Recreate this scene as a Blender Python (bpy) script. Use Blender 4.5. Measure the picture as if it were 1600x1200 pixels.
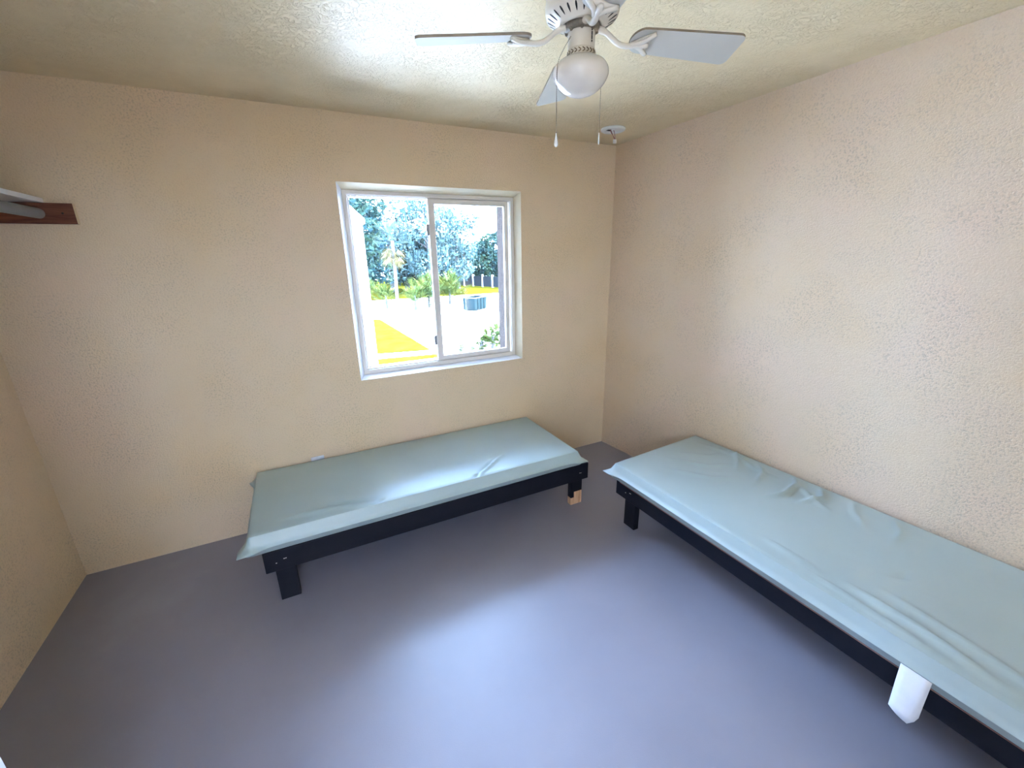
import bpy, bmesh, math, random
from mathutils import Vector, Matrix, noise
random.seed(7)
PI = math.pi
C = bpy.context.scene.collection
for o in list(bpy.data.objects):
    bpy.data.objects.remove(o)

# ------------------------------------------------------------------ camera, sky, sun, exposure
cam = bpy.data.cameras.new('camera')
cam.sensor_width = 36.0
cam.lens = 654.66 / 1600 * 36.0
cam.clip_start = 0.02
cam.clip_end = 500
camo = bpy.data.objects.new('camera', cam)
C.objects.link(camo)
camo.location = (-2.3303, -2.8027, 1.666)
camo.rotation_euler = (1.2716, 0.0173, -0.472)
bpy.context.scene.camera = camo

world = bpy.data.worlds.new('sky')
bpy.context.scene.world = world
world.use_nodes = True
wn = world.node_tree.nodes
wn['Background'].inputs[0].default_value = (0.40, 0.60, 1.0, 1)
wn['Background'].inputs[1].default_value = 24.0

sun = bpy.data.lights.new('sun', 'SUN')
sun.energy = 22.0
sun.angle = math.radians(0.6)
sun.color = (1.0, 0.93, 0.80)
suno = bpy.data.objects.new('sun', sun)
C.objects.link(suno)
suno.rotation_euler = Vector((-0.80, 0.10, -0.62)).to_track_quat('-Z', 'Y').to_euler()


def portal(name, loc, rot, sx, sy):
    l = bpy.data.lights.new(name, 'AREA')
    l.shape = 'RECTANGLE'
    l.size, l.size_y = sx, sy
    l.cycles.is_portal = True
    o = bpy.data.objects.new(name, l)
    C.objects.link(o)
    o.location, o.rotation_euler = loc, rot


portal('window_portal', (-1.43, 0.30, 1.48), (-PI / 2, 0, 0), 1.15, 1.15)
portal('doorway_portal', (-2.60, -3.28, 1.02), (PI / 2, 0, 0), 0.62, 2.1)

vs = bpy.context.scene.view_settings
vs.view_transform = 'Standard'
vs.look = 'None'
vs.exposure = 1.65
vs.gamma = 1.0
vs.use_curve_mapping = False


# ------------------------------------------------------------------ materials
def new_mat(name, color=(0.8, 0.8, 0.8), rough=0.6, spec=0.5, metal=0.0):
    m = bpy.data.materials.new(name)
    m.use_nodes = True
    b = m.node_tree.nodes['Principled BSDF']
    b.inputs['Base Color'].default_value = (*color, 1)
    b.inputs['Roughness'].default_value = rough
    b.inputs['Specular IOR Level'].default_value = spec
    b.inputs['Metallic'].default_value = metal
    return m


def N(m, t, **kw):
    n = m.node_tree.nodes.new(t)
    for k, v in kw.items():
        if k in n.inputs:
            n.inputs[k].default_value = v
        else:
            setattr(n, k, v)
    return n


def L(m, a, b):
    m.node_tree.links.new(a, b)


def bsdf(m):
    return m.node_tree.nodes['Principled BSDF']


def ramp(m, src, stops):
    r = N(m, 'ShaderNodeValToRGB')
    e = r.color_ramp.elements
    e[0].position, e[0].color = stops[0][0], (*stops[0][1], 1)
    e[1].position, e[1].color = stops[-1][0], (*stops[-1][1], 1)
    for p, c in stops[1:-1]:
        k = e.new(p)
        k.color = (*c, 1)
    L(m, src, r.inputs[0])
    return r


def mottled(name, stops, scale, rough=0.6, spec=0.4, detail=4, bump=0.0, bscale=60, bdist=0.002, coords='Object'):
    m = new_mat(name, stops[0][1], rough, spec)
    tc = N(m, 'ShaderNodeTexCoord')
    n = N(m, 'ShaderNodeTexNoise', Scale=scale, Detail=detail, Roughness=0.6)
    L(m, tc.outputs[coords], n.inputs['Vector'])
    r = ramp(m, n.outputs['Fac'], stops)
    L(m, r.outputs[0], bsdf(m).inputs['Base Color'])
    if bump:
        n2 = N(m, 'ShaderNodeTexNoise', Scale=bscale, Detail=5.0, Roughness=0.65)
        L(m, tc.outputs[coords], n2.inputs['Vector'])
        b = N(m, 'ShaderNodeBump', Strength=bump, Distance=bdist)
        L(m, n2.outputs['Fac'], b.inputs['Height'])
        L(m, b.outputs[0], bsdf(m).inputs['Normal'])
    return m


def stucco(name, base, speck, bump=0.8):
    """troweled rough plaster: large soft tone changes, fine grit, patchy darker specks in the low spots"""
    m = new_mat(name, base, 0.75, 0.25)
    tc = N(m, 'ShaderNodeTexCoord')
    big = N(m, 'ShaderNodeTexNoise', Scale=1.6, Detail=3.0, Roughness=0.55)
    fine = N(m, 'ShaderNodeTexNoise', Scale=125.0, Detail=4.0, Roughness=0.6, Distortion=0.2)
    grit = N(m, 'ShaderNodeTexNoise', Scale=260.0, Detail=3.0, Roughness=0.6)
    patch = N(m, 'ShaderNodeTexNoise', Scale=2.6, Detail=4.0, Roughness=0.6)
    for n in (big, fine, grit, patch):
        L(m, tc.outputs['Object'], n.inputs['Vector'])
    tone = ramp(m, big.outputs['Fac'], [(0.3, tuple(c * f for c, f in zip(base, (1.0, 0.97, 0.90)))), (0.5, base),
                                        (0.7, tuple(min(1, c * f) for c, f in zip(base, (1.03, 1.0, 1.05))))])
    sp = ramp(m, fine.outputs['Fac'], [(0.36, (1, 1, 1)), (0.50, (0, 0, 0))])
    pm = ramp(m, patch.outputs['Fac'], [(0.42, (0.10, 0.10, 0.10)), (0.64, (0.60, 0.60, 0.60))])
    mul = N(m, 'ShaderNodeMath', operation='MULTIPLY')
    L(m, sp.outputs[0], mul.inputs[0])
    L(m, pm.outputs[0], mul.inputs[1])
    mix = N(m, 'ShaderNodeMix', data_type='RGBA')
    L(m, mul.outputs[0], mix.inputs[0])
    L(m, tone.outputs[0], mix.inputs[6])
    mix.inputs[7].default_value = (*speck, 1)
    L(m, mix.outputs[2], bsdf(m).inputs['Base Color'])
    add = N(m, 'ShaderNodeMath', operation='MULTIPLY_ADD')
    L(m, grit.outputs['Fac'], add.inputs[0])
    add.inputs[1].default_value = 0.45
    L(m, fine.outputs['Fac'], add.inputs[2])
    b = N(m, 'ShaderNodeBump', Strength=bump, Distance=0.004)
    L(m, add.outputs[0], b.inputs['Height'])
    L(m, b.outputs[0], bsdf(m).inputs['Normal'])
    return m


M = {}
M['wall'] = stucco('cream_stucco', (0.81, 0.63, 0.42), (0.50, 0.39, 0.27))
M['wall_r'] = stucco('cream_stucco_rough', (0.81, 0.62, 0.43), (0.48, 0.37, 0.27), 1.0)


def ceiling_mat():
    m = new_mat('knockdown_ceiling', (0.80, 0.67, 0.40), 0.42, 0.28)
    tc = N(m, 'ShaderNodeTexCoord')
    n = N(m, 'ShaderNodeTexNoise', Scale=9.0, Detail=3.0, Roughness=0.6)
    L(m, tc.outputs['Object'], n.inputs['Vector'])
    r = ramp(m, n.outputs['Fac'], [(0.3, (0.80, 0.64, 0.39)), (0.7, (0.85, 0.69, 0.44))])
    L(m, r.outputs[0], bsdf(m).inputs['Base Color'])
    # short raised trowel strokes
    w = N(m, 'ShaderNodeTexNoise', Scale=28.0, Detail=5.0, Roughness=0.55, Distortion=3.2)
    L(m, tc.outputs['Object'], w.inputs['Vector'])
    rr = ramp(m, w.outputs['Fac'], [(0.50, (0, 0, 0)), (0.545, (1, 1, 1))])
    pt = N(m, 'ShaderNodeTexNoise', Scale=3.5, Detail=2.0)
    L(m, tc.outputs['Object'], pt.inputs['Vector'])
    pr = ramp(m, pt.outputs['Fac'], [(0.40, (0.15, 0.15, 0.15)), (0.62, (1, 1, 1))])
    mu = N(m, 'ShaderNodeMath', operation='MULTIPLY')
    L(m, rr.outputs[0], mu.inputs[0])
    L(m, pr.outputs[0], mu.inputs[1])
    b = N(m, 'ShaderNodeBump', Strength=0.9, Distance=0.004)
    L(m, mu.outputs[0], b.inputs['Height'])
    L(m, b.outputs[0], bsdf(m).inputs['Normal'])
    return m


M['ceiling'] = ceiling_mat()


def floor_mat():
    m = new_mat('painted_concrete', (0.22, 0.23, 0.28), 0.45, 0.9)
    tc = N(m, 'ShaderNodeTexCoord')
    n = N(m, 'ShaderNodeTexNoise', Scale=2.2, Detail=5.0, Roughness=0.6)
    g = N(m, 'ShaderNodeTexNoise', Scale=240.0, Detail=2.0)
    L(m, tc.outputs['Object'], n.inputs['Vector'])
    L(m, tc.outputs['Object'], g.inputs['Vector'])
    r = ramp(m, n.outputs['Fac'], [(0.3, (0.250, 0.238, 0.285)), (0.7, (0.280, 0.268, 0.318))])
    # a scuffed pale patch in the left corner
    sub = N(m, 'ShaderNodeVectorMath', operation='SUBTRACT')
    L(m, tc.outputs['Object'], sub.inputs[0])
    sub.inputs[1].default_value = (-3.27, -0.42, 0)
    wob = N(m, 'ShaderNodeTexNoise', Scale=5.0, Detail=4.0)
    L(m, tc.outputs['Object'], wob.inputs['Vector'])
    ln = N(m, 'ShaderNodeVectorMath', operation='LENGTH')
    L(m, sub.outputs[0], ln.inputs[0])
    ad = N(m, 'ShaderNodeMath', operation='MULTIPLY_ADD')
    L(m, wob.outputs['Fac'], ad.inputs[0])
    ad.inputs[1].default_value = 0.75
    L(m, ln.outputs['Value'], ad.inputs[2])
    pr = ramp(m, ad.outputs[0], [(0.40, (0.4, 0.4, 0.4)), (0.62, (0, 0, 0))])
    mix = N(m, 'ShaderNodeMix', data_type='RGBA')
    L(m, pr.outputs[0], mix.inputs[0])
    L(m, r.outputs[0], mix.inputs[6])
    mix.inputs[7].default_value = (0.34, 0.34, 0.37, 1)
    L(m, mix.outputs[2], bsdf(m).inputs['Base Color'])
    ro = N(m, 'ShaderNodeMapRange')
    ro.inputs['To Min'].default_value = 0.40
    ro.inputs['To Max'].default_value = 0.48
    L(m, n.outputs['Fac'], ro.inputs['Value'])
    L(m, ro.outputs[0], bsdf(m).inputs['Roughness'])
    bsdf(m).inputs['Coat Weight'].default_value = 0.35
    bsdf(m).inputs['Coat Roughness'].default_value = 0.58
    b = N(m, 'ShaderNodeBump', Strength=0.25, Distance=0.001)
    L(m, g.outputs['Fac'], b.inputs['Height'])
    L(m, b.outputs[0], bsdf(m).inputs['Normal'])
    return m


M['floor'] = floor_mat()
M['reveal'] = mottled('window_plaster', [(0.3, (0.70, 0.58, 0.38)), (0.7, (0.78, 0.66, 0.46))], 6, 0.6, bump=0.4, bscale=70)
M['vinyl'] = mottled('white_vinyl', [(0.3, (0.76, 0.70, 0.62)), (0.7, (0.80, 0.74, 0.66))], 3, 0.35)
M['latch'] = mottled('grey_latch', [(0.3, (0.30, 0.30, 0.30)), (0.7, (0.38, 0.38, 0.38))], 20, 0.4)
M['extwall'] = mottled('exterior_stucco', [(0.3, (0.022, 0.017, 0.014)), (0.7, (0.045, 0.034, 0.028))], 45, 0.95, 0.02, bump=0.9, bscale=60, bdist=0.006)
M['whitepaint'] = mottled('white_paint', [(0.3, (0.78, 0.77, 0.80)), (0.7, (0.82, 0.81, 0.83))], 3, 0.5)
M['black'] = mottled('black_paint', [(0.3, (0.006, 0.007, 0.013)), (0.7, (0.011, 0.011, 0.017))], 12, 0.55, 0.18, bump=0.2, bscale=90)
M['fan'] = mottled('white_enamel', [(0.3, (0.78, 0.71, 0.60)), (0.7, (0.82, 0.75, 0.64))], 8, 0.35)
M['fanneck'] = mottled('ivory_enamel', [(0.3, (0.66, 0.60, 0.50)), (0.7, (0.70, 0.64, 0.54))], 8, 0.45)
M['blade'] = mottled('blade_laminate', [(0.3, (0.56, 0.53, 0.46)), (0.7, (0.60, 0.57, 0.50))], 5, 0.6, 0.2)
M['bladeedge'] = mottled('blade_edge', [(0.3, (0.25, 0.20, 0.14)), (0.7, (0.32, 0.26, 0.19))], 30, 0.6)  # brownish edge, with the shadow along it darkened into the colour
M['slot'] = mottled('dark_slot', [(0.3, (0.015, 0.013, 0.01)), (0.7, (0.03, 0.025, 0.02))], 20, 0.8)
M['brass'] = mottled('antique_brass', [(0.3, (0.10, 0.065, 0.03)), (0.7, (0.20, 0.13, 0.06))], 60, 0.4)
M['globe'] = new_mat('milk_glass', (0.70, 0.68, 0.67), 0.08, 0.6)
_n = N(M['globe'], 'ShaderNodeTexNoise', Scale=4.0)
_r = ramp(M['globe'], _n.outputs['Fac'], [(0.3, (0.72, 0.66, 0.58)), (0.7, (0.76, 0.70, 0.62))])
L(M['globe'], _r.outputs[0], bsdf(M['globe']).inputs['Base Color'])
M['plastic'] = mottled('white_plastic', [(0.3, (0.78, 0.77, 0.73)), (0.7, (0.82, 0.81, 0.77))], 20, 0.4)
M['redwire'] = mottled('dark_red_wire', [(0.3, (0.16, 0.02, 0.03)), (0.7, (0.22, 0.03, 0.04))], 30, 0.5)
M['paper'] = mottled('white_cloth_tag', [(0.3, (0.80, 0.80, 0.84)), (0.7, (0.85, 0.85, 0.88))], 25, 0.7)
M['steel'] = mottled('dull_steel', [(0.3, (0.16, 0.17, 0.18)), (0.7, (0.22, 0.23, 0.24))], 8, 0.45, 0.6)


def wood(name, a, b, scale=8, axis=(1, 12, 12), rough=0.65):
    m = new_mat(name, a, rough, 0.3)
    tc = N(m, 'ShaderNodeTexCoord')
    mp = N(m, 'ShaderNodeMapping')
    mp.inputs['Scale'].default_value = axis
    n = N(m, 'ShaderNodeTexNoise', Scale=scale, Detail=6.0, Roughness=0.6, Distortion=0.8)
    L(m, tc.outputs['Object'], mp.inputs[0])
    L(m, mp.outputs[0], n.inputs['Vector'])
    r = ramp(m, n.outputs['Fac'], [(0.35, a), (0.65, b)])
    L(m, r.outputs[0], bsdf(m).inputs['Base Color'])
    return m


M['brownwood'] = wood('stained_brown_wood', (0.10, 0.03, 0.015), (0.21, 0.075, 0.04), 6, (1, 10, 10))
M['pine'] = wood('bare_pine', (0.52, 0.27, 0.14), (0.78, 0.50, 0.30), 6, (14, 14, 1))
M['wornedge'] = wood('worn_wood_edge', (0.22, 0.10, 0.08), (0.42, 0.24, 0.19), 6, (1, 10, 10))


def vinyl_cover(name, a, b, rough):
    m = new_mat(name, a, rough, 1.0)
    bsdf(m).inputs['Coat Weight'].default_value = 1.0
    bsdf(m).inputs['Coat Roughness'].default_value = 0.68
    tc = N(m, 'ShaderNodeTexCoord')
    n = N(m, 'ShaderNodeTexNoise', Scale=2.5, Detail=3.0)
    L(m, tc.outputs['Object'], n.inputs['Vector'])
    r = ramp(m, n.outputs['Fac'], [(0.3, a), (0.7, b)])
    L(m, r.outputs[0], bsdf(m).inputs['Base Color'])
    w = N(m, 'ShaderNodeTexNoise', Scale=7.0, Detail=3.0, Distortion=0.8)
    L(m, tc.outputs['Object'], w.inputs['Vector'])
    bu = N(m, 'ShaderNodeBump', Strength=0.18, Distance=0.01)
    L(m, w.outputs['Fac'], bu.inputs['Height'])
    L(m, bu.outputs[0], bsdf(m).inputs['Normal'])
    return m


M['vinyl_a'] = vinyl_cover('pale_green_vinyl', (0.35, 0.46, 0.455), (0.39, 0.50, 0.49), 0.50)
M['vinyl_b'] = vinyl_cover('pale_teal_vinyl', (0.35, 0.43, 0.41), (0.39, 0.47, 0.45), 0.50)


def glass_mat():
    m = bpy.data.materials.new('window_glass')
    m.use_nodes = True
    nt = m.node_tree
    nt.nodes.clear()
    out = nt.nodes.new('ShaderNodeOutputMaterial')
    tr = nt.nodes.new('ShaderNodeBsdfTransparent')
    tr.inputs[0].default_value = (0.97, 0.985, 0.98, 1)
    gl = nt.nodes.new('ShaderNodeBsdfGlossy')
    gl.inputs['Roughness'].default_value = 0.02
    fr = nt.nodes.new('ShaderNodeFresnel')
    fr.inputs['IOR'].default_value = 1.45
    mx = nt.nodes.new('ShaderNodeMixShader')
    nt.links.new(fr.outputs[0], mx.inputs[0])
    nt.links.new(tr.outputs[0], mx.inputs[1])
    nt.links.new(gl.outputs[0], mx.inputs[2])
    nt.links.new(mx.outputs[0], out.inputs[0])
    return m


M['glass'] = glass_mat()
# outdoors
M['sand'] = mottled('pale_sand', [(0.35, (0.42, 0.40, 0.37)), (0.65, (0.52, 0.50, 0.46))], 0.6, 0.95, 0.1, bump=0.5, bscale=4, bdist=0.05)
M['grass'] = mottled('yellow_green_grass', [(0.35, (0.032, 0.029, 0.0022)), (0.65, (0.040, 0.035, 0.0040))], 1.2, 0.95, 0.0)
M['siding'] = mottled('white_siding', [(0.3, (0.70, 0.70, 0.70)), (0.7, (0.76, 0.76, 0.76))], 2, 0.7)
M['roofing'] = mottled('grey_shingle', [(0.3, (0.30, 0.30, 0.30)), (0.7, (0.42, 0.42, 0.42))], 8, 0.9)
M['bark'] = mottled('grey_bark', [(0.3, (0.03, 0.026, 0.024)), (0.7, (0.06, 0.052, 0.046))], 5, 0.9, bump=0.6, bscale=9, bdist=0.03)
M['palmbark'] = mottled('pale_palm_bark', [(0.3, (0.05, 0.045, 0.04)), (0.7, (0.09, 0.08, 0.07))], 5, 0.9)
M['leaf'] = mottled('oak_leaves', [(0.35, (0.006, 0.018, 0.024)), (0.65, (0.026, 0.044, 0.024))], 0.5, 0.9, 0.03)  # blue of the shaded foliage is put into the leaf colour
M['moss'] = mottled('pale_mossy_leaves', [(0.35, (0.022, 0.048, 0.052)), (0.65, (0.070, 0.095, 0.080))], 0.5, 0.9, 0.03)
M['palmleaf'] = mottled('palmetto_leaves', [(0.35, (0.022, 0.046, 0.016)), (0.65, (0.075, 0.078, 0.014))], 0.9, 0.9, 0.03)
M['deadleaf'] = mottled('dry_palm_leaves', [(0.35, (0.060, 0.046, 0.014)), (0.65, (0.10, 0.08, 0.028))], 1.2, 0.8, 0.2)
M['dumpster'] = mottled('blue_dumpster', [(0.3, (0.006, 0.012, 0.013)), (0.7, (0.009, 0.017, 0.018))], 1.5, 0.9, 0.02)
M['fencewood'] = mottled('grey_fence', [(0.3, (0.013, 0.015, 0.017)), (0.7, (0.022, 0.025, 0.026))], 2, 0.9, 0.02)


# ------------------------------------------------------------------ mesh helpers
def obj(name, bm, mats, parent=None, smooth=False, bevel=0.0, bseg=2):
    me = bpy.data.meshes.new(name)
    bm.normal_update()
    bm.to_mesh(me)
    bm.free()
    if not isinstance(mats, (list, tuple)):
        mats = [mats]
    for m in mats:
        me.materials.append(m)
    if smooth:
        for p in me.polygons:
            p.use_smooth = True
    o = bpy.data.objects.new(name, me)
    C.objects.link(o)
    if parent is not None:
        o.parent = parent
    if bevel:
        md = o.modifiers.new('bevel', 'BEVEL')
        md.width, md.segments, md.limit_method = bevel, bseg, 'ANGLE'
    return o


def empty(name, loc=(0, 0, 0), rz=0.0):
    o = bpy.data.objects.new(name, None)
    C.objects.link(o)
    o.location = loc
    o.rotation_euler = (0, 0, rz)
    o.empty_display_size = 0.1
    return o


def tag(o, label, cat, group=None, kind=None):
    o['label'] = label
    o['category'] = cat
    if group:
        o['group'] = group
    if kind:
        o['kind'] = kind
    return o


def struct(o, label=None):
    o['kind'] = 'structure'
    if label:
        o['label'] = label
        o['category'] = o.name.split('_')[0]
    return o


def box(bm, x0, x1, y0, y1, z0, z1, mi=0, mat=None):
    vs_ = [bm.verts.new(v) for v in [(x0, y0, z0), (x1, y0, z0), (x1, y1, z0), (x0, y1, z0),
                                     (x0, y0, z1), (x1, y0, z1), (x1, y1, z1), (x0, y1, z1)]]
    if mat is not None:
        for v in vs_:
            v.co = mat @ v.co
    for f in [(3, 2, 1, 0), (4, 5, 6, 7), (0, 1, 5, 4), (1, 2, 6, 5), (2, 3, 7, 6), (3, 0, 4, 7)]:
        fc = bm.faces.new([vs_[i] for i in f])
        fc.material_index = mi
    return vs_


def bx(*a, **k):
    bm = bmesh.new()
    box(bm, *a, **k)
    return bm


def lathe(bm, prof, seg=32, cx=0, cy=0, mi=0, cap=True):
    rings = []
    for r, z in prof:
        if r < 1e-5:
            rings.append([bm.verts.new((cx, cy, z))])
        else:
            rings.append([bm.verts.new((cx + r * math.cos(2 * PI * i / seg), cy + r * math.sin(2 * PI * i / seg), z)) for i in range(seg)])
    for a, b in zip(rings, rings[1:]):
        for i in range(seg):
            j = (i + 1) % seg
            if len(a) == 1 and len(b) == 1:
                continue
            if len(a) == 1:
                f = bm.faces.new((a[0], b[j], b[i]))
            elif len(b) == 1:
                f = bm.faces.new((a[i], a[j], b[0]))
            else:
                f = bm.faces.new((a[i], a[j], b[j], b[i]))
            f.material_index = mi
    if cap:
        for rg in (rings[0], rings[-1]):
            if len(rg) > 2:
                bm.faces.new(rg).material_index = mi
    bmesh.ops.recalc_face_normals(bm, faces=bm.faces[:])


def tube(bm, pts, rad, seg=10, mi=0, flat=None, capped=True):
    """sweep a circle (radius per point) along points; flat = vertical squash"""
    pts = [Vector(p) for p in pts]
    if not isinstance(rad, (list, tuple)):
        rad = [rad] * len(pts)
    rings = []
    for i, p in enumerate(pts):
        d = (pts[min(i + 1, len(pts) - 1)] - pts[max(i - 1, 0)]).normalized()
        up = Vector((0, 0, 1)) if abs(d.z) < 0.95 else Vector((1, 0, 0))
        s = d.cross(up).normalized()
        t = s.cross(d).normalized()
        k = 1.0 if flat is None else (flat[i] if isinstance(flat, (list, tuple)) else flat)
        rings.append([bm.verts.new(p + rad[i] * (math.cos(2 * PI * j / seg) * s + k * math.sin(2 * PI * j / seg) * t)) for j in range(seg)])
    for a, b in zip(rings, rings[1:]):
        for j in range(seg):
            bm.faces.new((a[j], a[(j + 1) % seg], b[(j + 1) % seg], b[j])).material_index = mi
    if capped:
        bm.faces.new(rings[0][::-1]).material_index = mi
        bm.faces.new(rings[-1]).material_index = mi


def bez(p0, p1, p2, p3, n=12):
    p0, p1, p2, p3 = map(Vector, (p0, p1, p2, p3))
    out = []
    for i in range(n + 1):
        t = i / n
        out.append((1 - t) ** 3 * p0 + 3 * (1 - t) ** 2 * t * p1 + 3 * (1 - t) * t * t * p2 + t ** 3 * p3)
    return out


# ------------------------------------------------------------------ the room
H = 2.44
XL, YB = -3.5975, -3.15
struct(obj('floor', bx(-3.8, 0.45, -3.35, 0.16, -0.15, 0.0), M['floor']), 'grey blue painted concrete floor with a scuffed pale patch in the left corner')
struct(obj('ceiling', bx(-3.8, 0.45, -3.35, 0.16, H, H + 0.15), M['ceiling']), 'cream knockdown textured ceiling')

# window wall with its opening; the plaster reveal narrows towards the frame
OX0, OX1, OZ0, OZ1 = -2.0261, -0.8231, 0.8942, 2.0852
IX0, IX1, IZ0, IZ1 = -1.990, -0.831, 0.903, 2.058


def window_wall():
    bm = bmesh.new()

    def ring(x0, x1, z0, z1, y):
        return [bm.verts.new(v) for v in [(x0, y, z0), (x1, y, z0), (x1, y, z1), (x0, y, z1)]]
    a = ring(-3.8, 0.45, -0.15, H + 0.15, 0)
    b = ring(OX0, OX1, OZ0, OZ1, 0)
    c = ring(IX0, IX1, IZ0, IZ1, 0.10)
    d = ring(IX0, IX1, IZ0, IZ1, 0.16)
    e = ring(-3.8, 0.45, -0.15, H + 0.15, 0.16)
    for p, q, mi in ((a, b, 0), (b, c, 1), (c, d, 1), (d, e, 0), (e, a, 0)):
        for i in range(4):
            j = (i + 1) % 4
            bm.faces.new((p[i], p[j], q[j], q[i])).material_index = 2 if (mi == 1 and i in (1, 2)) else mi
    bmesh.ops.recalc_face_normals(bm, faces=bm.faces[:])
    return bm


struct(obj('wall_window', window_wall(), [M['wall'], M['whitepaint'], M['reveal']]), 'cream stucco wall around the window')


def frame_ring(x0, x1, z0, z1, y0, y1, w=None, inner=None):
    """a rectangular ring of box section"""
    bm = bmesh.new()
    if inner is None:
        inner = (x0 + w, x1 - w, z0 + w, z1 - w)
    a0, a1, b0, b1 = inner
    R = []
    for y in (y0, y1):
        R.append([bm.verts.new(v) for v in [(x0, y, z0), (x1, y, z0), (x1, y, z1), (x0, y, z1)]])
        R.append([bm.verts.new(v) for v in [(a0, y, b0), (a1, y, b0), (a1, y, b1), (a0, y, b1)]])
    for p, q in ((R[0], R[1]), (R[1], R[3]), (R[3], R[2]), (R[2], R[0])):
        for i in range(4):
            j = (i + 1) % 4
            bm.faces.new((p[i], p[j], q[j], q[i]))
    bmesh.ops.recalc_face_normals(bm, faces=bm.faces[:])
    return bm


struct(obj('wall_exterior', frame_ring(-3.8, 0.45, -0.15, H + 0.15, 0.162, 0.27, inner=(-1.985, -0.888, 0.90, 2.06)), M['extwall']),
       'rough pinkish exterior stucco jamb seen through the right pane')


# right wall: slightly out of plumb, leaning outwards towards its foot
def lean(y):
    return min(0.10 * -y, 0.020 + 0.042 * -y) if y < 0 else 0.0


def right_wall():
    bm = bmesh.new()
    ny, nz = 24, 12
    g = []
    for i in range(ny + 1):
        y = 0.0 + (-3.35) * i / ny
        row = []
        for j in range(nz + 1):
            z = H * j / nz
            row.append(bm.verts.new((lean(y) * (1 - z / H), y, z)))
        g.append(row)
    for i in range(ny):
        for j in range(nz):
            bm.faces.new((g[i][j], g[i][j + 1], g[i + 1][j + 1], g[i + 1][j]))
    outer = [bm.verts.new(v) for v in [(0.45, 0, 0), (0.45, 0, H), (0.45, -3.35, H), (0.45, -3.35, 0)]]
    bm.faces.new(outer)
    bm.faces.new([r[0] for r in g] + [outer[3], outer[0]])
    bm.faces.new([r[-1] for r in g][::-1] + [outer[1], outer[2]])
    bm.faces.new(g[0][::-1] + [outer[0], outer[1]])
    bm.faces.new(g[-1] + [outer[2], outer[3]])
    bmesh.ops.recalc_face_normals(bm, faces=bm.faces[:])
    return bm


struct(obj('wall_right', right_wall(), M['wall_r'], smooth=False), 'cream rough stucco wall to the right')
struct(obj('wall_left', bx(-3.8, XL, -3.35, 0.0, 0.0, H), M['wall']), 'cream stucco wall to the left')


def back_wall():
    bm = bmesh.new()
    box(bm, XL, -2.90, -3.35, YB, 0, H)
    box(bm, -2.32, 0.0, -3.35, YB, 0, H)
    box(bm, -2.90, -2.32, -3.35, YB, 2.03, H)
    return bm


struct(obj('wall_back', back_wall(), M['wall']), 'cream stucco wall behind the viewer with an open doorway')
struct(obj('wall_closet', bx(-3.07, -2.97, YB, -1.843, 0, H), M['whitepaint'], bevel=0.004), 'white painted closet wing wall at the left edge')

struct(obj('trim_1', bx(-5.5, 1.0, -5.2, -3.36, 2.44, 2.56), M['whitepaint']), 'unseen white roof added outside the doorway to block the sky')  # unseen roof, added to keep sky light out of the doorway
struct(obj('wall_walkway', bx(-5.5, 1.0, -4.9, -4.75, -0.15, 1.90), M['wall']), 'unseen cream wall added opposite the doorway to cut its sky light')  # unseen wall, added to dim the light entering by the doorway
struct(obj('trim_2', bx(-5.5, 1.0, -4.75, -3.36, -0.15, 0.0), M['floor']), 'walkway floor outside the doorway')

# ------------------------------------------------------------------ the window
win = struct(empty('window_1', (-1.41, 0.13, 0.903)), 'white vinyl sliding window with two panes')
win['category'] = 'window'


def wpart(name, bm, m, bevel=0.0, parent=None):
    o = obj(name, bm, m, bevel=bevel)
    if parent is None:
        o.parent = win
        o.matrix_parent_inverse = Matrix.Translation(-Vector(win.location))
    else:
        o.parent = parent
    return o


wpart('window_frame', frame_ring(IX0, IX1, IZ0, IZ1, 0.100, 0.160, inner=(-1.964, -0.857, 0.932, 2.034)), M['vinyl'], 0.003)
wpart('window_track', frame_ring(-1.964, -0.857, 0.932, 2.034, 0.118, 0.128, w=0.006), M['vinyl'])
sl = wpart('window_sash', frame_ring(-1.958, -1.44, 0.938, 2.028, 0.134, 0.152, w=0.009), M['vinyl'], 0.002)
wpart('pane', bx(-1.949, -1.449, 0.142, 0.145, 0.947, 2.019), M['glass'], parent=sl)
sr = wpart('window_sash', frame_ring(-1.464, -0.872, 0.938, 2.028, 0.104, 0.130, inner=(-1.420, -0.906, 0.968, 1.996)), M['vinyl'], 0.004)
wpart('pane', bx(-1.420, -0.906, 0.116, 0.119, 0.968, 1.996), M['glass'], parent=sr)
for z in (1.835, 1.085):
    bm = bmesh.new()
    box(bm, -1.478, -1.462, 0.108, 0.126, z - 0.035, z + 0.035)
    box(bm, -1.484, -1.474, 0.098, 0.112, z - 0.012, z + 0.030)
    wpart('latch', bm, M['latch'], 0.003, parent=sr)['label'] = 'small grey latch'

# ------------------------------------------------------------------ ceiling fan
FX, FY = -1.545, -1.694
fan = tag(empty('ceiling_fan', (FX, FY, H)), 'white four bladed ceiling fan with a frosted glass globe and pull chains', 'ceiling fan')


def fpart(name, bm, m, parent=None, smooth=False, bevel=0.0):
    o = obj(name, bm, m, smooth=smooth, bevel=bevel)
    o.parent = parent or fan
    return o


# everything of the fan is modelled around its own axis, z measured from the ceiling
def Z(z):
    return z - H


bm = bmesh.new()
lathe(bm, [(0.082, Z(2.4395)), (0.090, Z(2.436)), (0.093, Z(2.40)), (0.095, Z(2.30)), (0.097, Z(2.285)), (0.0965, Z(2.272)),
           (0.094, Z(2.262)), (0.060, Z(2.243)), (0.052, Z(2.240)), (0.050, Z(2.246)), (0.0, Z(2.246))], 64)
hous = fpart('motor_housing', bm, M['fan'], smooth=True)
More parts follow.
